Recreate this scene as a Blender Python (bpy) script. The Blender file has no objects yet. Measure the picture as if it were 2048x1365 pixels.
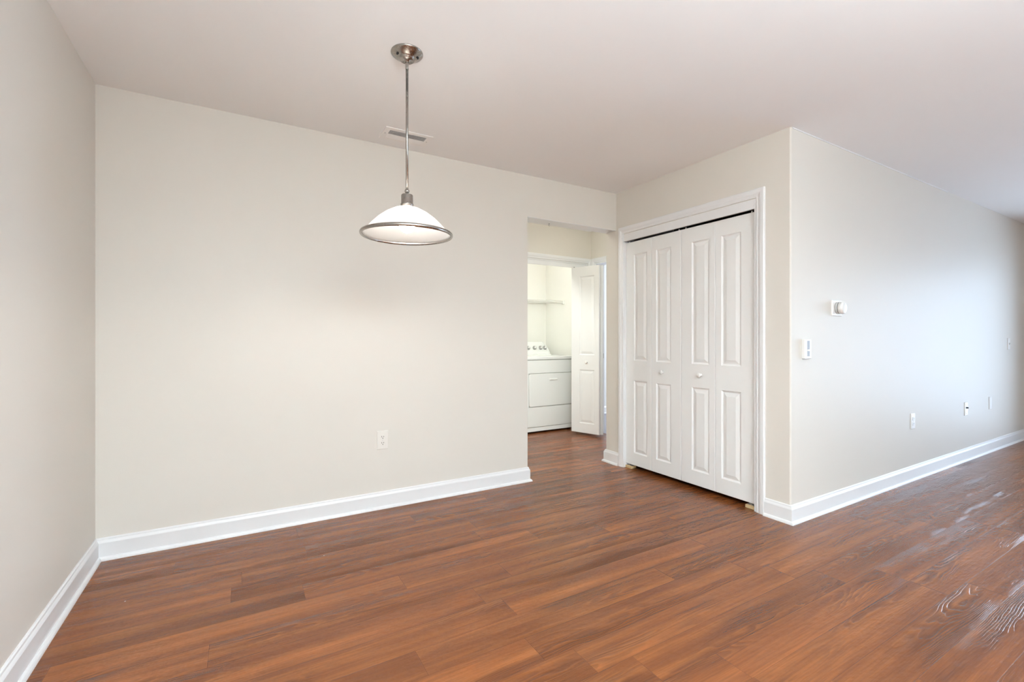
import bpy, bmesh, math
from mathutils import Vector, Matrix

# ------------------------------------------------------------------ camera, world, lights, exposure
SC = bpy.context.scene
COL = SC.collection
F_PX, YAW, CAM_H = 923.48, 0.5300, 1.1386
cam_d = bpy.data.cameras.new('camera')
cam = bpy.data.objects.new('camera', cam_d)
COL.objects.link(cam)
cam_d.sensor_width = 36.0
cam_d.lens = F_PX / 2048 * 36.0
cam_d.shift_y = -5.45 / 2048
cam_d.clip_start = 0.02
cam.location = (0, 0, CAM_H)
cam.rotation_euler = (math.pi / 2, 0, -YAW)
SC.camera = cam

w = bpy.data.worlds.new('world')
SC.world = w
w.use_nodes = True
w.node_tree.nodes['Background'].inputs[0].default_value = (0.75, 0.85, 1.0, 1)
w.node_tree.nodes['Background'].inputs[1].default_value = 0.4

SC.view_settings.view_transform = 'Standard'
SC.view_settings.look = 'None'
SC.view_settings.gamma = 1.0
SC.view_settings.exposure = 0.74
SC.view_settings.use_curve_mapping = False


def area_light(name, loc, rot, sx, sy, power, color, spread=math.pi):
    d = bpy.data.lights.new(name, 'AREA')
    d.shape = 'RECTANGLE'
    d.size, d.size_y = sx, sy
    d.energy, d.color = power, color
    o = bpy.data.objects.new(name, d)
    o.location, o.rotation_euler = loc, rot
    d.spread = spread
    COL.objects.link(o)
    return o


HP = math.pi / 2
# daylight through the glass patio door in the far end wall of the living room
area_light('patio_daylight', (7.90, -0.05, 1.04), (HP, 0, HP), 2.5, 1.95, 46, (0.58, 0.77, 1.0), math.radians(135))
# added fill light behind the camera, at a window opening invented for it
area_light('rear_fill_light', (2.5, -2.72, 1.45), (HP, 0, 0), 2.2, 1.5, 10, (0.80, 0.92, 1.0))
# daylight in the bedroom beyond the hall
area_light('bedroom_daylight', (6.9, 4.2, 1.5), (HP, 0, HP), 1.4, 1.3, 60, (0.78, 0.87, 1.0))


def point_light(name, loc, power, color, r):
    d = bpy.data.lights.new(name, 'POINT')
    d.energy, d.color, d.shadow_soft_size = power, color, r
    o = bpy.data.objects.new(name, d)
    o.location = loc
    COL.objects.link(o)


point_light('laundry_ceiling_bulb', (3.05, 4.66, 2.33), 5.4, (0.98, 0.99, 0.96), 0.05)
point_light('hall_ceiling_bulb', (3.22, 3.55, 2.36), 3.2, (0.97, 1.0, 0.88), 0.07)
point_light('hall_far_fill', (0.9, 3.6, 2.36), 14, (0.97, 1.0, 0.92), 0.07)  # added fill, brightens the wall stub beside the opening
BULB_STRENGTH = 138.0
# added fill spot standing in for a flash, aimed at the ceiling behind the viewpoint
fl = bpy.data.lights.new('bounce_fill', 'SPOT')
fl.energy, fl.color, fl.shadow_soft_size = 940, (0.77, 0.91, 1.0), 0.12
fl.spot_size, fl.spot_blend = math.radians(165), 1.0
flo = bpy.data.objects.new('bounce_fill', fl)
flo.location, flo.rotation_euler = (0.5, -1.45, 1.2), (math.pi, 0, 0)
COL.objects.link(flo)
# second added fill spot, unseen in the hall, aimed at the laundry closet
hf = bpy.data.lights.new('hall_fill', 'SPOT')
hf.energy, hf.color, hf.shadow_soft_size = 42, (0.95, 1.0, 0.95), 0.06
hf.spot_size, hf.spot_blend = math.radians(75), 0.7
hfo = bpy.data.objects.new('hall_fill', hf)
hfo.location = (1.85, 3.42, 1.75)
hfo.rotation_euler = (Vector((3.2, 4.6, 0.70)) - Vector(hfo.location)).to_track_quat('-Z', 'Y').to_euler()
COL.objects.link(hfo)
SC.cycles.diffuse_bounces = 8
SC.cycles.max_bounces = 12


# ------------------------------------------------------------------ materials
def new_mat(name):
    m = bpy.data.materials.new(name)
    m.use_nodes = True
    nt = m.node_tree
    return m, nt, nt.nodes, nt.links, nt.nodes['Principled BSDF']


def paint(name, rgb, rough=0.5, spec=0.5, bump=0.02, scale=260.0, mottle=0.015):
    m, nt, N, L, b = new_mat(name)
    tc = N.new('ShaderNodeTexCoord')
    nz = N.new('ShaderNodeTexNoise')
    nz.inputs['Scale'].default_value = scale
    nz.inputs['Detail'].default_value = 2
    L.new(tc.outputs['Object'], nz.inputs['Vector'])
    bp = N.new('ShaderNodeBump')
    bp.inputs['Strength'].default_value = bump
    bp.inputs['Distance'].default_value = 0.01
    L.new(nz.outputs[0], bp.inputs['Height'])
    L.new(bp.outputs[0], b.inputs['Normal'])
    n2 = N.new('ShaderNodeTexNoise')
    n2.inputs['Scale'].default_value = 1.3
    L.new(tc.outputs['Object'], n2.inputs['Vector'])
    mx = N.new('ShaderNodeMix')
    mx.data_type = 'RGBA'
    mx.inputs[6].default_value = (*[c * (1 - mottle) for c in rgb], 1)
    mx.inputs[7].default_value = (*[min(1, c * (1 + mottle)) for c in rgb], 1)
    L.new(n2.outputs[0], mx.inputs[0])
    L.new(mx.outputs[2], b.inputs['Base Color'])
    b.inputs['Roughness'].default_value = rough
    b.inputs['Specular IOR Level'].default_value = spec
    return m


def metal(name, rgb, rough):
    m, nt, N, L, b = new_mat(name)
    b.inputs['Metallic'].default_value = 1
    b.inputs['Base Color'].default_value = (*rgb, 1)
    tc = N.new('ShaderNodeTexCoord')
    nz = N.new('ShaderNodeTexNoise')
    nz.inputs['Scale'].default_value = 180
    L.new(tc.outputs['Object'], nz.inputs['Vector'])
    mr = N.new('ShaderNodeMapRange')
    mr.inputs[3].default_value = rough - 0.05
    mr.inputs[4].default_value = rough + 0.08
    L.new(nz.outputs[0], mr.inputs[0])
    L.new(mr.outputs[0], b.inputs['Roughness'])
    return m


M_WALL = paint('greige_wall_paint', (0.69, 0.655, 0.60), 0.5, 0.4, 0.03)
M_HALLWALL = M_WALL
M_CEIL = paint('flat_ceiling_paint', (0.86, 0.86, 0.855), 0.9, 0.2, 0.02)
M_TRIM = paint('white_trim_paint', (0.76, 0.76, 0.765), 0.35, 0.5, 0.005, 60, 0.005)
M_DOOR = paint('white_door_paint', (0.81, 0.81, 0.80), 0.4, 0.45, 0.012, 160, 0.005)
M_LAUNDRY = paint('cream_laundry_paint', (0.82, 0.815, 0.76), 0.6, 0.3, 0.02)
M_ROOMWALL = paint('bedroom_wall_paint', (0.72, 0.72, 0.70), 0.6, 0.3, 0.02)
M_DARK = paint('closet_painted_shade', (0.05, 0.05, 0.048), 0.9, 0.1, 0.01)  # near black colour stands in for the unlit closet interior
M_PLASTIC = paint('white_plastic', (0.80, 0.79, 0.77), 0.3, 0.5, 0.0, 50, 0.004)
M_PLATE = paint('warm_white_plastic', (0.76, 0.73, 0.68), 0.35, 0.5, 0.0, 50, 0.004)
M_GREYPLASTIC = paint('grey_plastic', (0.30, 0.30, 0.30), 0.4, 0.5, 0.0, 50, 0.01)
M_BLACK = paint('black_recess', (0.012, 0.012, 0.012), 0.6, 0.3, 0.0, 50, 0.0)
M_ENAMEL = paint('white_enamel', (0.82, 0.83, 0.80), 0.25, 0.5, 0.0, 50, 0.004)
M_SHELF = paint('white_vinyl_wire', (0.80, 0.80, 0.76), 0.4, 0.5, 0.0, 50, 0.004)
M_VENT = paint('vent_enamel', (0.86, 0.85, 0.83), 0.5, 0.3, 0.0, 50, 0.004)
M_NICKEL = metal('brushed_nickel', (0.38, 0.355, 0.325), 0.24)
M_STEEL = metal('zinc_steel', (0.62, 0.62, 0.62), 0.35)
M_CHROME = metal('knob_chrome', (0.42, 0.42, 0.41), 0.3)
M_DIAL = paint('dial_plastic', (0.52, 0.51, 0.50), 0.35, 0.5, 0.0, 50, 0.004)


def mat_carpet():
    m, nt, N, L, b = new_mat('grey_carpet')
    tc = N.new('ShaderNodeTexCoord')
    nz = N.new('ShaderNodeTexNoise')
    nz.inputs['Scale'].default_value = 350
    L.new(tc.outputs['Object'], nz.inputs['Vector'])
    cr = N.new('ShaderNodeValToRGB')
    cr.color_ramp.elements[0].color = (0.22, 0.21, 0.23, 1)
    cr.color_ramp.elements[1].color = (0.42, 0.40, 0.42, 1)
    L.new(nz.outputs[0], cr.inputs[0])
    L.new(cr.outputs[0], b.inputs['Base Color'])
    b.inputs['Roughness'].default_value = 1
    bp = N.new('ShaderNodeBump')
    bp.inputs['Strength'].default_value = 0.5
    L.new(nz.outputs[0], bp.inputs['Height'])
    L.new(bp.outputs[0], b.inputs['Normal'])
    return m


def mat_pine():
    m, nt, N, L, b = new_mat('raw_pine')
    tc = N.new('ShaderNodeTexCoord')
    mp = N.new('ShaderNodeMapping')
    mp.inputs['Scale'].default_value = (60, 6, 60)
    L.new(tc.outputs['Object'], mp.inputs[0])
    nz = N.new('ShaderNodeTexNoise')
    nz.inputs['Scale'].default_value = 3
    L.new(mp.outputs[0], nz.inputs['Vector'])
    cr = N.new('ShaderNodeValToRGB')
    cr.color_ramp.elements[0].color = (0.50, 0.33, 0.15, 1)
    cr.color_ramp.elements[1].color = (0.72, 0.55, 0.32, 1)
    L.new(nz.outputs[0], cr.inputs[0])
    L.new(cr.outputs[0], b.inputs['Base Color'])
    b.inputs['Roughness'].default_value = 0.7
    return m


def mat_glass_shade():
    m, nt, N, L, b = new_mat('frosted_white_glass')
    out = N['Material Output']
    N.remove(b)
    tr = N.new('ShaderNodeBsdfTranslucent')
    tr.inputs[0].default_value = (0.95, 0.93, 0.91, 1)
    df = N.new('ShaderNodeBsdfDiffuse')
    df.inputs[0].default_value = (0.26, 0.25, 0.24, 1)
    gl = N.new('ShaderNodeBsdfGlossy')
    gl.inputs['Roughness'].default_value = 0.15
    m1 = N.new('ShaderNodeMixShader')
    m1.inputs[0].default_value = 0.75
    L.new(df.outputs[0], m1.inputs[1])
    L.new(tr.outputs[0], m1.inputs[2])
    m2 = N.new('ShaderNodeMixShader')
    m2.inputs[0].default_value = 0.04
    L.new(m1.outputs[0], m2.inputs[1])
    L.new(gl.outputs[0], m2.inputs[2])
    L.new(m2.outputs[0], out.inputs[0])
    return m


def mat_bulb():
    m, nt, N, L, b = new_mat('lit_bulb')
    b.inputs['Base Color'].default_value = (1, 1, 1, 1)
    b.inputs['Emission Color'].default_value = (1.0, 0.97, 0.92, 1)
    b.inputs['Emission Strength'].default_value = BULB_STRENGTH
    return m


def mat_floor():
    m, nt, N, L, b = new_mat('wood_plank_floor')

    def math_n(op, a=None, c=None, v0=0.0, v1=0.0):
        n = N.new('ShaderNodeMath')
        n.operation = op
        n.inputs[0].default_value = v0
        n.inputs[1].default_value = v1
        if a is not None:
            L.new(a, n.inputs[0])
        if c is not None:
            L.new(c, n.inputs[1])
        return n.outputs[0]

    def maprange(v, a0, a1, b0, b1, smooth=False):
        n = N.new('ShaderNodeMapRange')
        if smooth:
            n.interpolation_type = 'SMOOTHSTEP'
        for i, x in enumerate((a0, a1, b0, b1)):
            n.inputs[1 + i].default_value = x
        L.new(v, n.inputs[0])
        return n.outputs[0]

    def comb(x, y, z):
        n = N.new('ShaderNodeCombineXYZ')
        for i, s in enumerate((x, y, z)):
            if isinstance(s, (int, float)):
                n.inputs[i].default_value = s
            else:
                L.new(s, n.inputs[i])
        return n.outputs[0]

    def noise(vec, scale, detail=2.0, rough=0.5, dist=0.0):
        n = N.new('ShaderNodeTexNoise')
        n.inputs['Scale'].default_value = scale
        n.inputs['Detail'].default_value = detail
        n.inputs['Roughness'].default_value = rough
        n.inputs['Distortion'].default_value = dist
        L.new(vec, n.inputs['Vector'])
        return n.outputs[0]

    def mixc(f, a, c, blend='MIX'):
        n = N.new('ShaderNodeMix')
        n.data_type = 'RGBA'
        n.blend_type = blend
        for i, s in ((0, f), (6, a), (7, c)):
            if isinstance(s, (int, float)):
                n.inputs[i].default_value = s
            elif isinstance(s, tuple):
                n.inputs[i].default_value = (*s, 1)
            else:
                L.new(s, n.inputs[i])
        return n.outputs[2]

    PW, PL = 0.14, 1.22
    tc = N.new('ShaderNodeTexCoord')
    sp = N.new('ShaderNodeSeparateXYZ')
    L.new(tc.outputs['Object'], sp.inputs[0])
    X, Y = sp.outputs[0], sp.outputs[1]
    yr = math_n('DIVIDE', math_n('SUBTRACT', Y, None, v1=1.767), None, v1=PW)
    row = math_n('FLOOR', yr)
    fy = math_n('SUBTRACT', yr, row)
    wn = N.new('ShaderNodeTexWhiteNoise')
    wn.noise_dimensions = '1D'
    L.new(row, wn.inputs['W'])
    xo = math_n('ADD', math_n('DIVIDE', X, None, v1=PL), math_n('MULTIPLY', wn.outputs[0], None, v1=7.31))
    colm = math_n('FLOOR', xo)
    fx = math_n('SUBTRACT', xo, colm)
    wp = N.new('ShaderNodeTexWhiteNoise')
    wp.noise_dimensions = '2D'
    L.new(comb(row, colm, 0), wp.inputs['Vector'])
    rnd = wp.outputs[0]
    rz = math_n('MULTIPLY', rnd, None, v1=57.0)
    # growth rings of flat-sawn boards: parabolas along each plank, warped by noise -> cathedral figure
    wp2 = N.new('ShaderNodeTexWhiteNoise')
    wp2.noise_dimensions = '2D'
    L.new(comb(colm, row, 0), wp2.inputs['Vector'])
    rnd2 = wp2.outputs[0]
    PX = math_n('MULTIPLY', X, None, v1=1.0)
    warp = noise(comb(math_n('MULTIPLY', X, None, v1=2.2), math_n('MULTIPLY', Y, None, v1=11.0), rz), 1.0, 2.0, 0.5)
    u = math_n('SUBTRACT', fy, maprange(rnd2, 0, 1, 0.1, 0.9))
    uu = math_n('MULTIPLY', math_n('MULTIPLY', u, u), None, v1=22.0)
    lin = math_n('MULTIPLY', PX, maprange(rnd, 0, 1, -7.0, 7.0))
    phase = math_n('ADD', math_n('ADD', uu, lin), math_n('MULTIPLY', warp, None, v1=9.0))
    rings = math_n('FRACT', phase)
    rl0 = math_n('MULTIPLY', maprange(rings, 0.0, 0.62, 0.0, 1.0, True), maprange(rings, 0.80, 1.0, 1.0, 0.0, True))
    gate = maprange(noise(comb(math_n('MULTIPLY', X, None, v1=1.3), math_n('MULTIPLY', Y, None, v1=7.0), math_n('ADD', rz, None, v1=9.0)), 1.0, 2.0), 0.44, 0.68, 0.0, 1.0, True)
    fine = noise(comb(math_n('MULTIPLY', X, None, v1=6.0), math_n('MULTIPLY', Y, None, v1=170.0), rz), 1.0, 3.0, 0.6)
    streak = noise(comb(math_n('MULTIPLY', X, None, v1=0.7), math_n('MULTIPLY', Y, None, v1=13.0), rz), 1.0, 4.0, 0.55)
    cr = N.new('ShaderNodeValToRGB')
    e = cr.color_ramp.elements
    e[0].position, e[0].color = 0.30, (0.146, 0.0445, 0.0135, 1)
    e[1].position, e[1].color = 0.72, (0.315, 0.106, 0.0285, 1)
    mid = cr.color_ramp.elements.new(0.5)
    mid.color = (0.207, 0.0655, 0.0185, 1)
    L.new(streak, cr.inputs[0])
    tone = maprange(rnd, 0, 1, 0.86, 1.14)
    c = mixc(1.0, cr.outputs[0], comb(tone, tone, tone), 'MULTIPLY')
    rl = math_n('MULTIPLY', rl0, gate)
    ringl = math_n('SUBTRACT', None, rl0, v0=1.0)
    c = mixc(math_n('MULTIPLY', rl, None, v1=0.5), c, (0.070, 0.024, 0.011))
    fd = maprange(fine, 0.33, 0.67, 0.86, 1.12)
    c = mixc(1.0, c, comb(fd, fd, fd), 'MULTIPLY')
    # seams
    ey = math_n('MINIMUM', fy, math_n('SUBTRACT', None, fy, v0=1.0))
    ex = math_n('MINIMUM', fx, math_n('SUBTRACT', None, fx, v0=1.0))
    sy = maprange(ey, 0.0, 0.007, 1.0, 0.0)
    sx = maprange(ex, 0.0, 0.0012, 1.0, 0.0)
    seam = math_n('MAXIMUM', sy, sx)
    c = mixc(math_n('MULTIPLY', seam, None, v1=0.35), c, (0.045, 0.018, 0.010))
    # dried specks of drywall dust
    vo = N.new('ShaderNodeTexVoronoi')
    vo.inputs['Scale'].default_value = 3.6
    L.new(tc.outputs['Object'], vo.inputs['Vector'])
    speck = maprange(vo.outputs['Distance'], 0.008, 0.014, 1.0, 0.0)
    c = mixc(math_n('MULTIPLY', speck, None, v1=0.8), c, (0.72, 0.63, 0.52))
    L.new(c, b.inputs['Base Color'])
    ro = maprange(noise(comb(math_n('MULTIPLY', X, None, v1=2.0), math_n('MULTIPLY', Y, None, v1=9.0), rz), 1.0, 3.0), 0.3, 0.7, 0.21, 0.26)
    L.new(ro, b.inputs['Roughness'])
    b.inputs['Specular IOR Level'].default_value = 0.42
    h1 = math_n('MULTIPLY', math_n('MULTIPLY', ringl, gate), None, v1=0.8)
    h2 = math_n('MULTIPLY', fine, None, v1=0.55)
    h3 = math_n('MULTIPLY', seam, None, v1=-0.25)
    hn = math_n('MULTIPLY', noise(comb(math_n('MULTIPLY', X, None, v1=9.0), math_n('MULTIPLY', Y, None, v1=26.0), rz), 1.0, 2.0), None, v1=1.6)
    hf_ = math_n('MULTIPLY', noise(comb(math_n('MULTIPLY', X, None, v1=26.0), math_n('MULTIPLY', Y, None, v1=60.0), rz), 1.0, 2.0), None, v1=1.5)
    hh = math_n('ADD', math_n('ADD', math_n('ADD', h1, h2), h3), math_n('ADD', hn, hf_))
    bp = N.new('ShaderNodeBump')
    bp.inputs['Strength'].default_value = 1.0
    bp.inputs['Distance'].default_value = 0.0016
    L.new(hh, bp.inputs['Height'])
    L.new(bp.outputs[0], b.inputs['Normal'])
    return m


M_CARPET, M_PINE, M_SHADE, M_BULB, M_FLOOR = mat_carpet(), mat_pine(), mat_glass_shade(), mat_bulb(), mat_floor()


# ------------------------------------------------------------------ mesh helpers
class MB:
    def __init__(self):
        self.bm = bmesh.new()

    def face(self, pts, smooth=False):
        f = self.bm.faces.new([self.bm.verts.new(p) for p in pts])
        f.smooth = smooth
        return f

    def box(self, x0, y0, z0, x1, y1, z1):
        return self.prism([(x0, y0), (x1, y0), (x1, y1), (x0, y1)], z0, z1)

    def prism(self, poly, z0, z1):
        a = [self.bm.verts.new((x, y, z0)) for x, y in poly]
        c = [self.bm.verts.new((x, y, z1)) for x, y in poly]
        n = len(poly)
        self.bm.faces.new(a[::-1])
        self.bm.faces.new(c)
        for i in range(n):
            self.bm.faces.new([a[i], a[(i + 1) % n], c[(i + 1) % n], c[i]])
        return self

    def lathe(self, prof, mat=Matrix(), seg=40, smooth=True, closed=False):
        """prof: (radius, z) pairs turned about local z."""
        rings = []
        for r, z in prof:
            if r < 1e-7:
                rings.append([self.bm.verts.new(mat @ Vector((0, 0, z)))])
            else:
                rings.append([self.bm.verts.new(mat @ Vector((r * math.cos(2 * math.pi * k / seg), r * math.sin(2 * math.pi * k / seg), z))) for k in range(seg)])
        pairs = list(zip(rings, rings[1:]))
        if closed:
            pairs.append((rings[-1], rings[0]))
        for a, c in pairs:
            for k in range(seg):
                k2 = (k + 1) % seg
                if len(a) == 1 and len(c) == 1:
                    continue
                if len(a) == 1:
                    f = self.bm.faces.new([a[0], c[k], c[k2]])
                elif len(c) == 1:
                    f = self.bm.faces.new([a[k2], a[k], c[0]])
                else:
                    f = self.bm.faces.new([a[k2], a[k], c[k], c[k2]])
                f.smooth = smooth
        return self

    def tube(self, p0, p1, r, seg=10, smooth=True):
        p0, p1 = Vector(p0), Vector(p1)
        d = p1 - p0
        q = Vector((0, 0, 1)).rotation_difference(d.normalized()).to_matrix().to_4x4()
        m = Matrix.Translation(p0) @ q
        return self.lathe([(0, 0), (r, 0), (r, d.length), (0, d.length)], m, seg, smooth)

    def rings(self, loops, cap0=True, cap1=True, smooth=False):
        vs = [[self.bm.verts.new(p) for p in lp] for lp in loops]
        n = len(vs[0])
        for a, c in zip(vs, vs[1:]):
            for i in range(n):
                f = self.bm.faces.new([a[i], a[(i + 1) % n], c[(i + 1) % n], c[i]])
                f.smooth = smooth
        if cap0:
            self.bm.faces.new(vs[0][::-1])
        if cap1:
            self.bm.faces.new(vs[-1])
        return self

    def build(self, name, mat, parent=None, loc=(0, 0, 0), rotz=0.0, bevel=0.0, autosmooth=False):
        bmesh.ops.recalc_face_normals(self.bm, faces=self.bm.faces[:])
        me = bpy.data.meshes.new(name)
        self.bm.to_mesh(me)
        self.bm.free()
        me.materials.append(mat)
        o = bpy.data.objects.new(name, me)
        COL.objects.link(o)
        o.location = loc
        o.rotation_euler = (0, 0, rotz)
        if parent is not None:
            o.parent = parent
        if bevel:
            b = o.modifiers.new('edge', 'BEVEL')
            b.width, b.segments, b.limit_method = bevel, 2, 'ANGLE'
            b.angle_limit = math.radians(40)
        return o


def tag(o, label, cat, group=None, kind=None):
    o['label'], o['category'] = label, cat
    if group:
        o['group'] = group
    if kind:
        o['kind'] = kind
    return o


def empty(name, label, cat, loc=(0, 0, 0), rotz=0.0, group=None, kind=None):
    o = bpy.data.objects.new(name, None)
    o.empty_display_size = 0.1
    COL.objects.link(o)
    o.location, o.rotation_euler = loc, (0, 0, rotz)
    return tag(o, label, cat, group, kind)


def struct(o, label, cat):
    return tag(o, label, cat, None, 'structure')


def sweep(path, prof, close0=True, close1=True, plane='xy', base=0.0, first=None, last=None):
    """Mitred sweep of prof = [(offset to the right of travel, height)] along a polyline; returns one list of loops per segment."""
    pts = [Vector(p) for p in path]
    dirs = [(b - a).normalized() for a, b in zip(pts, pts[1:])]
    nrm = [Vector((d.y, -d.x)) for d in dirs]
    out = []
    for i in range(len(dirs)):
        loops = []
        for j, other in ((i, i - 1), (i + 1, i + 1)):
            if 0 <= other < len(dirs):
                k = (nrm[i] + nrm[other])
                k = k / k.dot(nrm[i])
            else:
                k = nrm[i]
            loops.append([pts[j] + k * o_ for o_, h in prof])
        out.append([[(p.x, p.y, h + base) for p, (o_, h) in zip(lp, prof)] for lp in loops])
    return out


H = 2.44
XL, YB, XC, YR = -0.645, 3.115, 2.913, 1.583
XE = 1.969            # left edge of the opening in the back wall
YH = 3.25             # hall face of the back wall
YD = 4.385            # face of the laundry wall
XD = 3.69             # hall wall with the bedroom door
XW = 7.76             # living room end wall
YREAR = -2.6

# ------------------------------------------------------------------ setting: floor, ceiling, walls
m = MB()
m.face([(-0.9, -2.9, 0), (8.0, -2.9, 0), (8.0, 1.65, 0), (-0.9, 1.65, 0)])
m.face([(-0.9, 1.65, 0), (3.76, 1.65, 0), (3.76, 5.6, 0), (-0.9, 5.6, 0)])
struct(m.build('floor', M_FLOOR), 'reddish brown wood plank floor running through dining area, hall and living room', 'floor')
m = MB()
m.face([(3.76, 1.65, 0.002), (8.0, 1.65, 0.002), (8.0, 5.6, 0.002), (3.76, 5.6, 0.002)])
struct(m.build('floor_bedroom', M_CARPET), 'grey carpet seen in a sliver through the bedroom doorway', 'floor')
m = MB()
m.box(-0.9, -2.9, H, 8.0, 5.7, H + 0.1)
struct(m.build('ceiling', M_CEIL), 'smooth flat white ceiling over the whole room', 'ceiling')

m = MB()
m.box(XL - 0.12, YREAR - 0.12, 0, XL, YH, H)
struct(m.build('wall_left', M_WALL), 'pale wall at the left edge of the photo', 'wall')
m = MB()
m.box(XL, YB, 0, XE, YH, H)
m.box(XE, YB, 2.112, XC, YH, H)
struct(m.build('wall_back', M_WALL), 'wide beige wall behind the pendant lamp with an opening to the hall', 'wall')
m = MB()
c = 0.006
m.prism([(XC, YR + c), (XC + 0.12, YR + 0.12), (XC + 0.12, 1.815), (XC, 1.815)], 0, H)
m.box(XC, 1.815, 2.055, XC + 0.12, 3.022, H)
m.prism([(XC, 3.022), (XC + 0.12, 3.022), (XC + 0.12, 3.13), (XD, 3.13), (XD, YH), (XC + 0.005, YH), (XC, YH - 0.005)], 0, H)
struct(m.build('wall_closet', M_WALL), 'tan wall around the white closet doors', 'wall')
m = MB()
m.prism([(XC, YR + c), (XC + c, YR), (XW, YR), (XW, YR + 0.12), (XC + 0.12, YR + 0.12)], 0, H)
struct(m.build('wall_right', M_WALL), 'long shiny bluish grey wall running to the right', 'wall')
# end wall with the patio door opening, all outside the frame but lighting the room
m = MB()
DY0, DY1, DZ = -1.35, 1.13, 2.03
m.box(XW, YREAR - 0.12, 0, XW + 0.1, DY0, H)
m.box(XW, DY1, 0, XW + 0.1, YR + 0.12, H)
m.box(XW, DY0, DZ, XW + 0.1, DY1, H)
struct(m.build('wall_end', M_WALL), 'living room end wall with the patio door', 'wall')
m = MB()
for a, b in ((DY0, DY0 + 0.06), (-0.15, -0.07), (DY1 - 0.06, DY1)):
    m.box(XW + 0.03, a, 0.0, XW + 0.08, b, DZ)
m.box(XW + 0.03, DY0 + 0.06, DZ - 0.06, XW + 0.08, -0.15, DZ)
m.box(XW + 0.03, -0.07, DZ - 0.06, XW + 0.08, DY1 - 0.06, DZ)
m.box(XW + 0.03, DY0 + 0.06, 0.0, XW + 0.08, -0.15, 0.08)
m.box(XW + 0.03, -0.07, 0.0, XW + 0.08, DY1 - 0.06, 0.08)
struct(m.build('window_1', M_TRIM), 'white frame of the sliding patio door', 'window')
m = MB()
WX0, WX1, WZ0, WZ1 = 1.45, 3.55, 0.75, 2.1
m.box(XL - 0.12, YREAR - 0.12, 0, WX0, YREAR, H)
m.box(WX1, YREAR - 0.12, 0, XW + 0.1, YREAR, H)
m.box(WX0, YREAR - 0.12, 0, WX1, YREAR, WZ0)
m.box(WX0, YREAR - 0.12, WZ1, WX1, YREAR, H)
struct(m.build('wall_rear', M_WALL), 'rear wall behind the viewpoint with an invented window opening for fill light', 'wall')

m = MB()
m.box(XE + 0.002, YB + 0.002, 2.1085, XC + 0.001, YH - 0.001, 2.1125)  # added board, its white stands in for light on the underside
struct(m.build('header_bright_board', M_TRIM), 'thin white board added to lighten the underside of the header over the hall opening', 'trim')

# hall, laundry closet, bedroom beyond the opening
LX0, LX1, LZ = 2.10, 3.63, 2.045
m = MB()
m.box(0.3, YD, 0, LX0, YD + 0.11, H)
m.box(LX0, YD, LZ, LX1, YD + 0.11, H)
m.box(LX1, YD, 0, XD + 0.13, YD + 0.11, H)
struct(m.build('wall_hall', M_WALL), 'hall wall above and around the laundry closet opening', 'wall')
m = MB()
m.box(0.2, YH, 0, 0.3, YD + 0.11, H)
struct(m.build('wall_hall_left', M_WALL), 'left end wall of the hall behind the back wall', 'wall')
BY0, BY1, BZ = 3.46, 4.305, 2.045
m = MB()
m.box(XD, YH, 0, XD + 0.13, BY0, H)
m.box(XD, BY0, BZ, XD + 0.13, BY1, H)
m.box(XD, BY1, 0, XD + 0.13, YD, H)
struct(m.build('wall_hall_right', M_WALL), 'hall wall with the bedroom doorway beside the folded white door', 'wall')
LB, LR = 5.42, 3.735
m = MB()
m.box(1.90, LB, 0, LR + 0.1, LB + 0.1, H)
m.box(1.80, YD + 0.11, 0, 1.90, LB + 0.1, H)
m.box(LR, YD + 0.11, 0, LR + 0.095, LB, H)
struct(m.build('wall_laundry', M_LAUNDRY), 'bright cream walls inside the laundry closet', 'wall')
m = MB()
m.box(XD, YR + 0.12, 0, XD + 0.12, 3.13, H)
struct(m.build('wall_closet_back', M_DARK), 'inside of the closet behind the white doors, its darkness painted in', 'wall')
m = MB()
m.box(XD + 0.14, 5.33, 0, 7.6, 5.43, H)
m.box(7.5, YR + 0.12, 0, 7.6, 5.33, H)
struct(m.build('wall_bedroom', M_ROOMWALL), 'pale bedroom wall seen in a sliver through the doorway', 'wall')

# ------------------------------------------------------------------ baseboards with shoe mouldings
BASE = [(0.0, 0.0), (0.0, 0.112), (0.004, 0.112), (0.008, 0.108), (0.009, 0.101), (0.013, 0.094), (0.0155, 0.088), (0.0155, 0.0)]
SHOE = [(0.0155, 0.0), (0.0155, 0.018), (0.019, 0.0185), (0.024, 0.015), (0.028, 0.008), (0.0295, 0.0)]


def baseboard(name, path, label, seg_idx=None):
    b, s = sweep(path, BASE), sweep(path, SHOE)
    idx = range(len(b)) if seg_idx is None else seg_idx
    mb, ms = MB(), MB()
    for i in idx:
        mb.rings(b[i])
        ms.rings(s[i])
    o = struct(mb.build(name, M_TRIM), label, 'baseboard')
    ms.build('shoe_molding', M_TRIM, o)
    return o


P1 = [(XL, YREAR), (XL, YB), (XE, YB), (XE, YH), (0.3, YH)]
baseboard('baseboard_left', P1, 'white baseboard along the pale wall at the left edge', [0])
baseboard('baseboard_back', P1, 'white baseboard along the wide beige wall under the lamp', [1, 2, 3])
P2 = [(XD, YH), (XC, YH), (XC, 3.076)]
baseboard('baseboard_hall', P2, 'short white baseboard stub left of the closet door casing', [0, 1])
P3 = [(XC, 1.741), (XC, YR), (XW, YR), (XW, DY1 + 0.06)]
baseboard('baseboard_closet', P3, 'short white baseboard between the closet casing and the outer corner', [0])
baseboard('baseboard_right', P3, 'long white baseboard along the bluish grey wall', [1, 2])
baseboard('baseboard_bedroom', [(XD + 0.14, 5.33), (7.5, 5.33)], 'white baseboard of the bedroom seen through the doorway')

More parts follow.
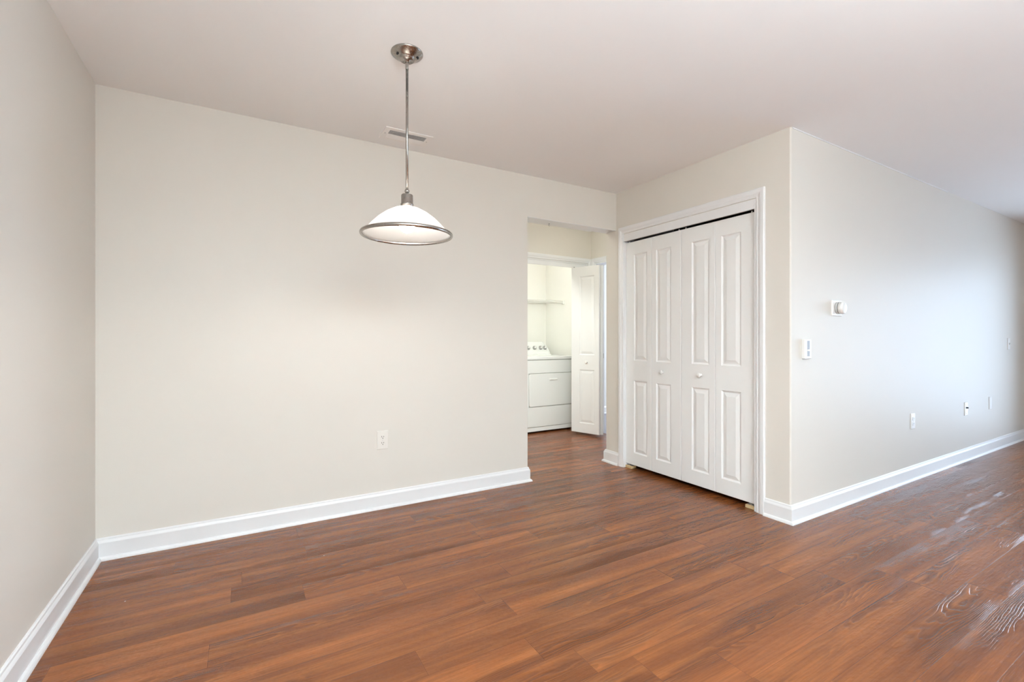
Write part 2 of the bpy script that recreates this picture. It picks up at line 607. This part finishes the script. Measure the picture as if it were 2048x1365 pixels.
# white paint line where the ceiling meets the right wall
m = MB()
m.box(XC + 0.02, YR - 0.004, H - 0.006, 5.4, YR, H)
struct(m.build('trim_1', M_TRIM), 'thin white caulk line along the ceiling above the bluish wall', 'trim')

# ------------------------------------------------------------------ door casings (U shaped, mitred)
CAS = [(0.0, 0.0), (0.0, 0.008), (0.006, 0.010), (0.010, 0.0085), (0.020, 0.0105), (0.024, 0.013), (0.032, 0.0155), (0.052, 0.0165), (0.057, 0.013), (0.057, 0.0)]


def casing(name, u0, u1, ztop, to_world, label):
    """Inner edges at u0 < u1 and ztop; to_world(u, z, out) places it on its wall."""
    path = [(u0, 0.0), (u0, ztop), (u1, ztop), (u1, 0.0)]
    pts = [Vector(p) for p in path]
    mb = MB()
    dirs = [(b - a).normalized() for a, b in zip(pts, pts[1:])]
    nrm = [Vector((-d.y, d.x)) for d in dirs]      # outwards (left of travel)
    for i in range(3):
        loops = []
        for j, other in ((i, i - 1), (i + 1, i + 1)):
            k = nrm[i]
            if 0 <= other < 3:
                k = nrm[i] + nrm[other]
                k = k / k.dot(nrm[i])
            loops.append([to_world(*(pts[j] + k * w_), t) for w_, t in CAS])
        mb.rings(loops)
    return struct(mb.build(name, M_TRIM), label, 'door trim')


# closet: u runs along -y seen from the room
casing('trim_2', -3.017, -1.799, 2.060, lambda u, z, t: (XC - t, -u, z), 'white moulded casing around the closed closet doors')
m = MB()      # jamb lining and the fascia board hiding the door track
m.box(XC - 0.002, 3.0165, 0, XC + 0.12, 3.022, 2.055)
m.box(XC - 0.002, 1.80, 0, XC + 0.12, 1.8155, 2.055)
m.box(XC - 0.002, 1.8155, 2.045, XC + 0.12, 3.0165, 2.055)
m.box(XC - 0.004, 1.8155, 1.992, XC + 0.014, 3.0165, 2.045)
struct(m.build('trim_3', M_TRIM), 'white jamb and head board around the closet doors', 'door trim')
casing('trim_4', LX0 - 0.003, LX1 + 0.003, LZ + 0.003, lambda u, z, t: (u, YD - t, z), 'white casing around the laundry closet opening')
m = MB()
m.box(LX1 - 0.012, YD - 0.001, 0, LX1, YD + 0.112, LZ)
m.box(LX0, YD - 0.001, 0, LX0 + 0.012, YD + 0.112, LZ)
m.box(LX0 + 0.012, YD - 0.001, LZ - 0.012, LX1 - 0.012, YD + 0.112, LZ)
m.box(LX0 + 0.012, YD + 0.006, LZ - 0.062, LX1 - 0.012, YD + 0.02, LZ - 0.012)
struct(m.build('trim_5', M_TRIM), 'white jamb and head board of the laundry closet', 'door trim')
casing('trim_6', -BY1 - 0.003, -BY0 + 0.003, BZ + 0.003, lambda u, z, t: (XD - t, -u, z), 'white casing of the bedroom doorway beside the folded door')
m = MB()
m.box(XD - 0.001, BY1 - 0.012, 0, XD + 0.131, BY1, BZ)
m.box(XD - 0.001, BY0, 0, XD + 0.131, BY0 + 0.012, BZ)
m.box(XD - 0.001, BY0 + 0.012, BZ - 0.012, XD + 0.131, BY1 - 0.012, BZ)
m.box(XD + 0.045, BY1 - 0.022, 0, XD + 0.08, BY1 - 0.012, BZ - 0.012)
o = struct(m.build('trim_7', M_TRIM), 'white jamb of the bedroom doorway with a metal strike plate', 'door trim')
m = MB()
m.box(XD + 0.092, BY1 - 0.0145, 0.895, XD + 0.122, BY1 - 0.012, 0.955)
m.build('strike_plate', M_CHROME, o)['label'] = 'dark metal strike plate'


# ------------------------------------------------------------------ bifold doors
def leaf_mesh(wd, z0, z1, t, pu0, pu1, panels):
    """Front face on local y = 0 looking to -y; panels = [(za, zb)] raised panels."""
    mb = MB()
    bm = mb.bm
    ch = 0.0025

    def P(u, z, d):
        return (u, d, z)
    us = [ch, pu0, pu1, wd - ch]
    zs = [z0 + ch]
    for a, b_ in panels:
        zs += [a, b_]
    zs.append(z1 - ch)
    for i in range(3):
        for j in range(len(zs) - 1):
            if i == 1 and j % 2 == 1:
                a, b_ = zs[j], zs[j + 1]
                steps = [(0, 0), (0.004, 0.0045), (0.011, 0.0075), (0.014, 0.0075), (0.040, 0.0005), (0.043, 0.0005)]
                loops = [[P(pu0 + s, a + s, d), P(pu1 - s, a + s, d), P(pu1 - s, b_ - s, d), P(pu0 + s, b_ - s, d)] for s, d in steps]
                mb.rings(loops, False, True)
            else:
                mb.face([P(us[i], zs[j], 0), P(us[i + 1], zs[j], 0), P(us[i + 1], zs[j + 1], 0), P(us[i], zs[j + 1], 0)])
    o1 = [P(ch, z0 + ch, 0), P(wd - ch, z0 + ch, 0), P(wd - ch, z1 - ch, 0), P(ch, z1 - ch, 0)]
    o2 = [P(0, z0, ch), P(wd, z0, ch), P(wd, z1, ch), P(0, z1, ch)]
    o3 = [P(0, z0, t), P(wd, z0, t), P(wd, z1, t), P(0, z1, t)]
    mb.rings([o1, o2, o3], False, True)
    bmesh.ops.remove_doubles(bm, verts=bm.verts[:], dist=1e-5)
    return mb


def knob_mesh(r=0.0165):
    mb = MB()
    mt = Matrix.Rotation(math.pi / 2, 4, 'X')       # local z -> -y
    mb.lathe([(0, 0), (0.011, 0), (0.0095, 0.004), (0.0075, 0.010), (0.009, 0.016), (r - 0.002, 0.019), (r, 0.024), (r - 0.002, 0.029), (0.010, 0.0325), (0, 0.0335)], mt, 24)
    return mb


Z0, Z1 = 0.036, 1.979
PANELS = [(0.143, 0.770), (0.945, 1.866)]
XF = 2.938           # plane of the closet door faces
LW = 0.2955


def pins(parent, leaf_o, u, z1):
    mb = MB()
    mb.tube((u, 0.017, z1 - 0.001), (u, 0.017, z1 + 0.014), 0.005)
    mb.build('pivot_pin', M_PLASTIC, leaf_o)


def bifold_pair(name, ys, wide_first, label, knob_leaf, knob_u, pin_us):
    root = empty(name, label, 'door', (XF, ys, 0), -HP, 'closed bifold closet doors', 'structure')
    # local x runs along -y of the room, front looks to -x
    for k in range(2):
        pu = (0.096, 0.246) if k == 0 else (0.048, 0.198)
        lf = leaf_mesh(LW, Z0, Z1, 0.032, *pu, PANELS).build('leaf', M_DOOR, root, (k * (LW + 0.0018), 0, 0))
        pins(root, lf, pin_us[k], Z1)
        if k == knob_leaf:
            knob_mesh().build('knob', M_PLASTIC, lf, (knob_u, 0, 0.866))
    return root


bifold_pair('door_1', 3.0175, True, 'left pair of closed white bifold closet doors, nearer the hall', 1, 0.118, (0.03, 0.265))
bifold_pair('door_2', 2.4215, True, 'right pair of closed white bifold closet doors, nearer the outer corner', 0, 0.176, (0.03, 0.265))

# laundry bifold, folded open
root = empty('door_3', 'white bifold laundry door standing folded open in the hall beside the dryer', 'door', (3.617, 4.42, 0), 0, None, 'structure')
LLW = 0.372
th = math.atan2(-0.942, 0.336)
lf = leaf_mesh(LLW, 0.030, Z1, 0.032, 0.112, 0.312, PANELS).build('leaf', M_DOOR, root, (3.400 - 3.617, 4.400 - 4.42, 0), th)
knob_mesh().build('knob', M_PLASTIC, lf, (0.212, 0, 0.860))
mb = MB()
mb.tube((0.03, 0.016, Z1 - 0.001), (0.03, 0.016, Z1 + 0.010), 0.008)
mb.build('pivot_pin', M_GREYPLASTIC, lf)
hx, hy = 3.400 + LLW * 0.336, 4.400 - LLW * 0.942
px, py = hx + 0.034 * 0.942 + 0.028, hy + 0.034 * 0.336 - 0.014
th2 = math.atan2(0.368, 0.030)
leaf_mesh(LLW, 0.030, Z1, 0.030, 0.060, 0.260, PANELS).build('leaf', M_DOOR, root, (px + 0.004 - 3.617, py - 4.42, 0), th2)

# pine blocks with pivot brackets under the closet doors
for nm_y0, nm_y1, lab in ((2.945, 3.014, 'small raw pine block under the left end of the closet doors, by the hall'),
                          (1.818, 1.890, 'small raw pine block under the right end of the closet doors, near the outer corner')):
    r_ = empty('wood_block', lab, 'wood block', ((XF + 0.02), (nm_y0 + nm_y1) / 2, 0), 0, 'pine blocks under the closet doors')
    hl = (nm_y1 - nm_y0) / 2
    mb = MB()
    mb.box(-0.030, -hl, 0, 0.03, hl, 0.0215)
    mb.build('block', M_PINE, r_, bevel=0.0015)
    mb = MB()
    mb.box(-0.016, -hl + 0.008, 0.0215, 0.02, hl - 0.004, 0.0235)
    mb.box(-0.014, -0.004, 0.0235, -0.011, 0.006, 0.031)
    mb.tube((0.0, -0.012, 0.0235), (0.0, -0.012, 0.034), 0.005)
    mb.tube((0.0, 0.018, 0.0235), (0.0, 0.018, 0.029), 0.006)
    mb.build('pivot_bracket', M_STEEL, r_)['label'] = 'zinc pivot bracket'

# ------------------------------------------------------------------ pendant lamp
LX, LY = 0.652, 2.06
lamp = empty('pendant_lamp', 'lit brushed nickel pendant lamp with white dome shade hanging from ceiling', 'pendant lamp', (LX, LY, H))
zr = 1.6105 - H
mb = MB()
mb.lathe([(0.0, -0.0415), (0.0125, -0.0415), (0.0135, -0.036), (0.030, -0.0345), (0.0345, -0.031), (0.0355, -0.026), (0.040, -0.0235), (0.0685, -0.007), (0.0718, -0.0035), (0.0718, 0.0), (0.0, 0.0)], Matrix(), 56)
can = mb.build('canopy', M_NICKEL, lamp)
for a in (math.radians(-168), math.radians(-28)):
    mb = MB()
    q = Matrix.Translation((0.049 * math.cos(a), 0.049 * math.sin(a), -0.0175)) @ Matrix.Rotation(math.pi, 4, 'X')
    mb.lathe([(0, 0), (0.005, 0), (0.005, 0.006), (0.003, 0.008), (0, 0.008)], q, 14)
    mb.build('screw', M_BLACK, can)['label'] = 'black canopy screw'
mb = MB()
mb.lathe([(0, -0.0405), (0.0085, -0.0405), (0.0075, -0.047), (0.0075, -0.072), (0.0068, -0.074), (0, -0.074)], Matrix(), 20)
mb.build('collar', M_NICKEL, lamp)
mb = MB()
mb.lathe([(0, -0.073), (0.0060, -0.073), (0.0060, -0.622), (0, -0.622)], Matrix(), 18)
mb.build('rod', M_NICKEL, lamp)
zb = 1.810 - H
mb = MB()
mb.lathe([(0, zb + 0.012)] + [(0.0112 * math.sin(math.pi * k / 12), zb + 0.0112 * math.cos(math.pi * k / 12)) for k in range(2, 11)] + [(0.006, zb - 0.012), (0.006, zb - 0.017), (0, zb - 0.017)], Matrix(), 22)
mb.build('ball_joint', M_NICKEL, lamp)
zt = 1.7965 - H
mb = MB()
mb.lathe([(0, zt + 0.001), (0.012, zt), (0.0245, zt - 0.003), (0.0265, zt - 0.006), (0.0265, zt - 0.043), (0.0295, zt - 0.046), (0.0295, zt - 0.051), (0.0265, zt - 0.054), (0.0275, zt - 0.062), (0.016, zt - 0.066), (0.016, zt - 0.09), (0, zt - 0.09)], Matrix(), 36)
mb.build('socket_cup', M_NICKEL, lamp)
# glass dome (double walled shell)
outer = [(0.0285, 0.1235), (0.060, 0.1165), (0.095, 0.098), (0.128, 0.0735), (0.155, 0.047), (0.174, 0.026), (0.190, 0.010), (0.200, 0.003)]
inner = [(r - 0.0015, z - 0.004) for r, z in outer]
mb = MB()
mb.lathe([(r, z + zr) for r, z in outer + inner[::-1]], Matrix(), 72, True, True)
mb.build('shade', M_SHADE, lamp)['label'] = 'white frosted glass dome shade'
mb = MB()
ring = [(0.2015 + 0.0062 * math.cos(2 * math.pi * k / 12), zr + 0.0005 + 0.0082 * math.sin(2 * math.pi * k / 12)) for k in range(12)]
mb.lathe(ring, Matrix(), 84, True, True)
mb.build('rim_ring', M_NICKEL, lamp)['label'] = 'brushed nickel ring around the shade edge'
mb = MB()
zc = 1.655 - H
mb.lathe([(0, zc - 0.036)] + [(0.036 * math.sin(math.pi * k / 14), zc - 0.036 * math.cos(math.pi * k / 14)) for k in range(1, 11)] + [(0.016, zc + 0.046), (0.014, zc + 0.056), (0, zc + 0.056)], Matrix(), 32)
mb.build('bulb', M_BULB, lamp)['label'] = 'glowing white light bulb'

# ------------------------------------------------------------------ ceiling vent
vent = empty('ceiling_vent', 'slim off-white ceiling air vent behind the pendant lamp rod', 'air vent', (0.918, 2.918, H))
gx, gy = 0.1185, 0.0555
fx_, fy_ = 0.152, 0.088
mb = MB()
for a in ((-fx_, -fy_, fx_, -gy), (-fx_, gy, fx_, fy_), (-fx_, -gy, -gx, gy), (gx, -gy, fx_, gy)):
    mb.box(a[0], a[1], -0.004, a[2], a[3], 0)
mb.build('frame', M_VENT, vent)
mb = MB()
mb.box(-gx, -gy, -0.0008, gx, gy, 0)  # sheet darkens the gaps, the shade is in its colour
mb.build('backing', M_GREYPLASTIC, vent)['label'] = 'grey sheet whose colour stands in for shade behind the slats'
n = 9
for k in range(n):
    yy = -gy + (k + 0.5) * 2 * gy / n
    mb = MB()
    s = 1 if yy > 0.012 else -1
    mb.rings([[(xx, yy - 0.0048, -0.002 - 0.004 * (s < 0)), (xx, yy + 0.0048, -0.002 - 0.004 * (s > 0)), (xx, yy + 0.0048, -0.0034 - 0.004 * (s > 0)), (xx, yy - 0.0048, -0.0034 - 0.004 * (s < 0))] for xx in (-gx, gx)])
    mb.build('slat', M_VENT, vent)
for sx_ in (-1, 1):
    mb = MB()
    mb.lathe([(0, -0.0055), (0.0035, -0.0055), (0.0035, -0.003), (0, -0.003)], Matrix.Translation((sx_ * 0.136, 0, 0)), 12)
    mb.build('screw', M_CHROME, vent)


# ------------------------------------------------------------------ wall plates
def plate_mesh(wd, ht, t, bev=0.004):
    mb = MB()
    loops = []
    for s, d in ((0, 0), (0, t * 0.45), (bev, t), (bev + 0.002, t)):
        a, b_ = wd / 2 - s, ht / 2 - s
        loops.append([(-a, -d, -b_), (a, -d, -b_), (a, -d, b_), (-a, -d, b_)])
    return mb.rings(loops)


def face_oval(wd, ht, t, flat, seg=28):
    mb = MB()
    pts = []
    for k in range(seg):
        a = 2 * math.pi * k / seg
        x, z = wd / 2 * math.cos(a), wd / 2 * math.sin(a)
        pts.append((x, max(-ht / 2, min(ht / 2, z))))
    return mb.rings([[(x, 0, z) for x, z in pts], [(x, -t, z) for x, z in pts]])


def duplex_outlet(loc, label, rotz=0.0, wd=0.076, ht=0.124, mat=None):
    mat = mat or M_PLATE
    r_ = empty('wall_outlet', label, 'electrical outlet', loc, rotz, 'electrical outlets')
    pl = plate_mesh(wd, ht, 0.0065).build('plate', mat, r_)
    for sz in (-1, 1):
        fc = face_oval(0.035, 0.029, 0.0025, 0).build('receptacle', mat, r_, (0, -0.0065, sz * 0.0205))
        for xx, hh in ((-0.0065, 0.0085), (0.0065, 0.007)):
            mb = MB()
            mb.box(xx - 0.0014, -0.0029, 0.003 - hh / 2, xx + 0.0014, -0.0022, 0.003 + hh / 2)
            mb.build('slot', M_BLACK, fc)
        mb = MB()
        mb.lathe([(0, 0.0022), (0.0028, 0.0022), (0.0028, 0.0029), (0, 0.0029)], Matrix.Translation((0, 0, -0.008)) @ Matrix.Rotation(math.pi / 2, 4, 'X'), 14)
        mb.build('ground_hole', M_BLACK, fc)
    mb = MB()
    mb.lathe([(0, 0.006), (0.003, 0.006), (0.0025, 0.0078), (0, 0.008)], Matrix.Rotation(math.pi / 2, 4, 'X'), 12)
    mb.build('screw', M_STEEL, r_)
    return r_


duplex_outlet((0.817, YB, 0.456), 'white duplex outlet low on the wide beige wall under the lamp')
o = duplex_outlet((4.676, YR, 0.469), 'white duplex outlet low on the bluish grey wall, nearest the closet corner', 0, 0.076, 0.124, M_PLASTIC)

jack = empty('cable_jack', 'white wall plate with a black cable socket low on the bluish wall', 'cable jack', (5.85, YR, 0.479))
plate_mesh(0.076, 0.124, 0.0065).build('plate', M_PLASTIC, jack)
mb = MB()
mb.lathe([(0, 0.006), (0.0085, 0.006), (0.0085, 0.010), (0.0055, 0.010), (0.0055, 0.020), (0.003, 0.020), (0.003, 0.016), (0, 0.016)], Matrix.Translation((0, 0, 0.01)) @ Matrix.Rotation(math.pi / 2, 4, 'X'), 16)
mb.build('coaxial_socket', M_BLACK, jack)['label'] = 'black threaded cable socket'
for z_ in (0.042, -0.042):
    mb = MB()
    mb.lathe([(0, 0.006), (0.0033, 0.006), (0.0028, 0.008), (0, 0.008)], Matrix.Translation((0, 0, z_)) @ Matrix.Rotation(math.pi / 2, 4, 'X'), 12)
    mb.build('screw', M_STEEL, jack)

blank = empty('blank_plate', 'plain white blank cover plate low on the bluish wall, farthest along', 'wall plate', (6.52, YR, 0.486))
plate_mesh(0.076, 0.126, 0.0065).build('plate', M_PLASTIC, blank)
for z_ in (0.042, -0.042):
    mb = MB()
    mb.lathe([(0, 0.006), (0.0033, 0.006), (0.0028, 0.008), (0, 0.008)], Matrix.Translation((0, 0, z_)) @ Matrix.Rotation(math.pi / 2, 4, 'X'), 12)
    mb.build('screw', M_PLASTIC, blank)

sw = empty('light_switch', 'white toggle light switch at the far right end of the bluish wall', 'light switch', (7.10, YR, 1.078))
plate_mesh(0.076, 0.124, 0.0065).build('plate', M_PLASTIC, sw)
mb = MB()
mb.rings([[(-0.005, -0.0065, -0.011), (0.005, -0.0065, -0.011), (0.005, -0.0065, 0.011), (-0.005, -0.0065, 0.011)],
          [(-0.004, -0.019, 0.004), (0.004, -0.019, 0.004), (0.004, -0.017, 0.012), (-0.004, -0.017, 0.012)]])
mb.build('toggle', M_PLASTIC, sw)

# dimmer box near the outer corner
dm = empty('dimmer_switch', 'white surface mounted dimmer switch beside the outer corner', 'light switch', (3.073, YR, 1.071))
mb = MB()
mb.box(-0.0375, -0.021, -0.061, 0.0375, 0, 0.061)
mb.build('body', M_PLASTIC, dm, bevel=0.003)
mb = MB()
mb.box(-0.012, -0.0218, -0.046, 0.016, -0.0208, 0.052)
mb.build('slider_slot', M_GREYPLASTIC, dm)['label'] = 'grey slider slot'
mb = MB()
mb.box(-0.014, -0.0275, -0.013, 0.012, -0.0215, -0.003)
mb.build('slider_knob', M_PLASTIC, dm, bevel=0.001)

# round thermostat on a square plate
ts = empty('thermostat', 'round dial thermostat on a square white plate on the bluish wall', 'thermostat', (3.462, YR, 1.342))
plate_mesh(0.128, 0.106, 0.008, 0.003).build('backplate', M_PLASTIC, ts)
rx = Matrix.Rotation(math.pi / 2, 4, 'X')
mb = MB()
mb.lathe([(0, 0.0075), (0.0405, 0.0075), (0.0405, 0.0225), (0.038, 0.0225), (0.038, 0.026), (0, 0.026)], rx, 44)
mb.build('base', M_DIAL, ts)
mb = MB()
mb.lathe([(0.0383, 0.0224), (0.0398, 0.0224), (0.0398, 0.0262), (0.0383, 0.0262)], rx, 44, True, True)
mb.build('groove', M_BLACK, ts)['label'] = 'black groove around the dial'
mb = MB()
mb.lathe([(0, 0.026), (0.0405, 0.026), (0.0405, 0.045), (0.038, 0.050), (0.031, 0.0535), (0, 0.055)], rx, 44)
mb.build('dial', M_PLASTIC, ts)

# small screw hook under the header of the opening
hk = empty('screw_hook', 'tiny metal screw hook under the header of the hall opening', 'hook', (2.245, 3.21, 2.1085))
mb = MB()
mb.lathe([(0, 0), (0.007, 0), (0.006, -0.003), (0.002, -0.004), (0.002, -0.008), (0, -0.008)], Matrix(), 16)
pr_ = None
for k in range(11):
    a = math.radians(90 + k * 27)
    p_ = (0.006 * math.cos(a), 0, -0.0145 + 0.006 * math.sin(a))
    if pr_:
        mb.tube(pr_, p_, 0.0017, 8)
    pr_ = p_
mb.build('hook', M_CHROME, hk)

# ------------------------------------------------------------------ dryer
DX0, DX1, DYF, DYB = 2.905, 3.650, 4.62, 5.32
DZT = 0.915
dr = empty('dryer', 'white front loading clothes dryer standing in the laundry closet', 'clothes dryer', ((DX0 + DX1) / 2, DYF, 0))
W2 = (DX1 - DX0) / 2
mb = MB()
mb.box(-W2 + 0.002, 0.030, 0.075, W2 - 0.002, DYB - DYF, 0.880)
body = mb.build('body', M_ENAMEL, dr, bevel=0.004)
mb = MB()
mb.box(-W2, -0.006, 0.880, W2, DYB - DYF, DZT)
mb.build('top_panel', M_ENAMEL, dr, bevel=0.006)
mb = MB()
mb.box(-W2 + 0.002, 0.0, 0.718, W2 - 0.002, 0.031, 0.874)
mb.box(-W2 + 0.002, 0.0, 0.075, W2 - 0.002, 0.031, 0.314)
mb.box(-W2 + 0.002, 0.0, 0.314, -W2 + 0.033, 0.031, 0.718)
mb.build('front_panel', M_ENAMEL, dr, bevel=0.003)
mb = MB()
mb.box(-W2 + 0.002, 0.003, 0.022, W2 - 0.002, 0.05, 0.070)
mb.build('toe_panel', M_ENAMEL, dr, bevel=0.003)
for sx_ in (-1, 1):
    for yy in (0.08, 0.62):
        mb = MB()
        mb.tube((sx_ * 0.31, yy, 0), (sx_ * 0.31, yy, 0.076), 0.02)
        mb.build('foot', M_BLACK, dr)


def rrect(x0, x1, z0, z1, r, y, seg=5):
    pts = []
    for cx, cz, a0 in ((x1 - r, z1 - r, 0), (x0 + r, z1 - r, 90), (x0 + r, z0 + r, 180), (x1 - r, z0 + r, 270)):
        for k in range(seg + 1):
            a = math.radians(a0 + 90 * k / seg)
            pts.append((cx + r * math.cos(a), y, cz + r * math.sin(a)))
    return pts


dx0, dx1 = -W2 + 0.038, W2 - 0.006
mb = MB()
mb.rings([rrect(dx0, dx1, 0.319, 0.713, 0.022, 0.031), rrect(dx0, dx1, 0.319, 0.713, 0.022, -0.002), rrect(dx0 + 0.004, dx1 - 0.004, 0.323, 0.709, 0.019, -0.006)])
door = mb.build('door', M_ENAMEL, dr)
hc = 3.289 - (DX0 + DX1) / 2
mb = MB()
mb.rings([[(hc - 0.060, -0.006, 0.628), (hc + 0.060, -0.006, 0.628), (hc + 0.060, -0.006, 0.650), (hc - 0.060, -0.006, 0.650)],
          [(hc - 0.058, -0.020, 0.633), (hc + 0.058, -0.020, 0.633), (hc + 0.058, -0.014, 0.648), (hc - 0.058, -0.014, 0.648)]])
mb.build('handle', M_ENAMEL, door, bevel=0.002)
# console with sloping front and trapezoid ends
CY0, CY1 = 0.545, 0.685
zc0, zc1 = DZT, 1.090


def cons(y_b, y_t, y_back, in_b, in_t):
    return None


mb = MB()
xa, xb, xta, xtb = -W2 + 0.035, W2 - 0.03, -W2 + 0.11, W2 - 0.105
front = [(xa, CY0, zc0), (xb, CY0, zc0), (xb - 0.012, CY0 + 0.008, zc0 + 0.05), (xtb + 0.012, CY0 + 0.045, zc1 - 0.02), (xtb, CY0 + 0.052, zc1),
         (xta, CY0 + 0.052, zc1), (xta - 0.012, CY0 + 0.045, zc1 - 0.02), (xa + 0.012, CY0 + 0.008, zc0 + 0.05)]
mb.rings([front, [(x, CY1, z) for x, y, z in front]])
con = mb.build('console', M_ENAMEL, dr, bevel=0.003)
for sgn, x0_, x1_ in ((1, xb, xtb), (-1, xa, xta)):
    mb = MB()
    ctrl = []
    for k in range(9):
        t = k / 8
        ctrl.append((x0_ + (x1_ - x0_) * (t ** 1.5), CY0 - 0.004 + 0.052 * t, zc0 + 0.008 + (zc1 - zc0 - 0.008) * t))
    loops = []
    for k, (x, y, z) in enumerate(ctrl):
        loops.append([(x - 0.009, y - 0.004, z), (x + 0.009, y - 0.004, z), (x + 0.011, y + 0.012, z), (x - 0.011, y + 0.012, z)])
    mb.rings(loops)
    mb.build('end_cap', M_ENAMEL, con, bevel=0.003)
tilt = math.atan2(0.045, 0.15)
for xk in (3.190, 3.286, 3.386, 3.483, 3.552):
    kz = 1.010
    yk = CY0 + 0.008 + (kz - zc0 - 0.05) * 0.30 - 0.001
    mt = Matrix.Translation((xk - (DX0 + DX1) / 2, yk, kz)) @ Matrix.Rotation(math.pi / 2 - tilt, 4, 'X')
    mb = MB()
    mb.lathe([(0, 0), (0.027, 0), (0.027, 0.006), (0.022, 0.007), (0.020, 0.022), (0.017, 0.025), (0, 0.025)], mt, 26)
    kn = mb.build('knob', M_CHROME, con)
    kn['label'] = 'grey metallic control knob'
    mb = MB()
    mb.lathe([(0, 0.0245), (0.014, 0.0245), (0.012, 0.0275), (0, 0.028)], mt, 20)
    mb.build('knob_cap', M_PLASTIC, kn)
mb = MB()
mb.box(0.07, 0.43, DZT - 0.002, 0.29, 0.535, DZT + 0.012)
mb.build('lint_filter_lid', M_ENAMEL, dr, bevel=0.004)

# ------------------------------------------------------------------ wire shelf over the dryer
SZ, SYF, SYB, SX0, SX1 = 1.640, 4.99, 5.418, 2.0, 3.733
ws = empty('wire_shelf', 'white ventilated wire shelf on the laundry closet wall above the dryer', 'shelf', (SX1, SYB, SZ))


def L_(x, y, z):
    return (x - SX1, y - SYB, z - SZ)


mb = MB()
k = 0
x = SX1 - 0.012
while x > SX0:
    mb.tube(L_(x, SYB, SZ), L_(x, SYF, SZ), 0.0019, 6)
    mb.tube(L_(x, SYF, SZ), L_(x, SYF - 0.002, SZ - 0.036), 0.0019, 6)
    x -= 0.0254
mb.build('wire_deck', M_SHELF, ws)
for nm, y, z, r in (('front_rail', SYF, SZ, 0.0032), ('front_rail', SYF - 0.003, SZ - 0.036, 0.0036), ('back_rail', SYB - 0.006, SZ - 0.003, 0.0032), ('cross_rail', (SYF + SYB) / 2, SZ - 0.004, 0.0032)):
    mb = MB()
    mb.tube(L_(SX0, y, z), L_(SX1 - 0.004, y, z), r, 8)
    mb.build(nm, M_SHELF, ws)
mb = MB()
mb.box(*L_(SX1 - 0.022, SYF - 0.014, SZ - 0.046), *L_(SX1 + 0.001, SYF + 0.03, SZ + 0.006))
mb.build('wall_bracket', M_SHELF, ws, bevel=0.003)
mb = MB()
mb.tube(L_(3.30, SYF - 0.003, SZ - 0.045), L_(SX0, SYF - 0.003, SZ - 0.045), 0.004, 8)
mb.build('hang_rod', M_SHELF, ws)
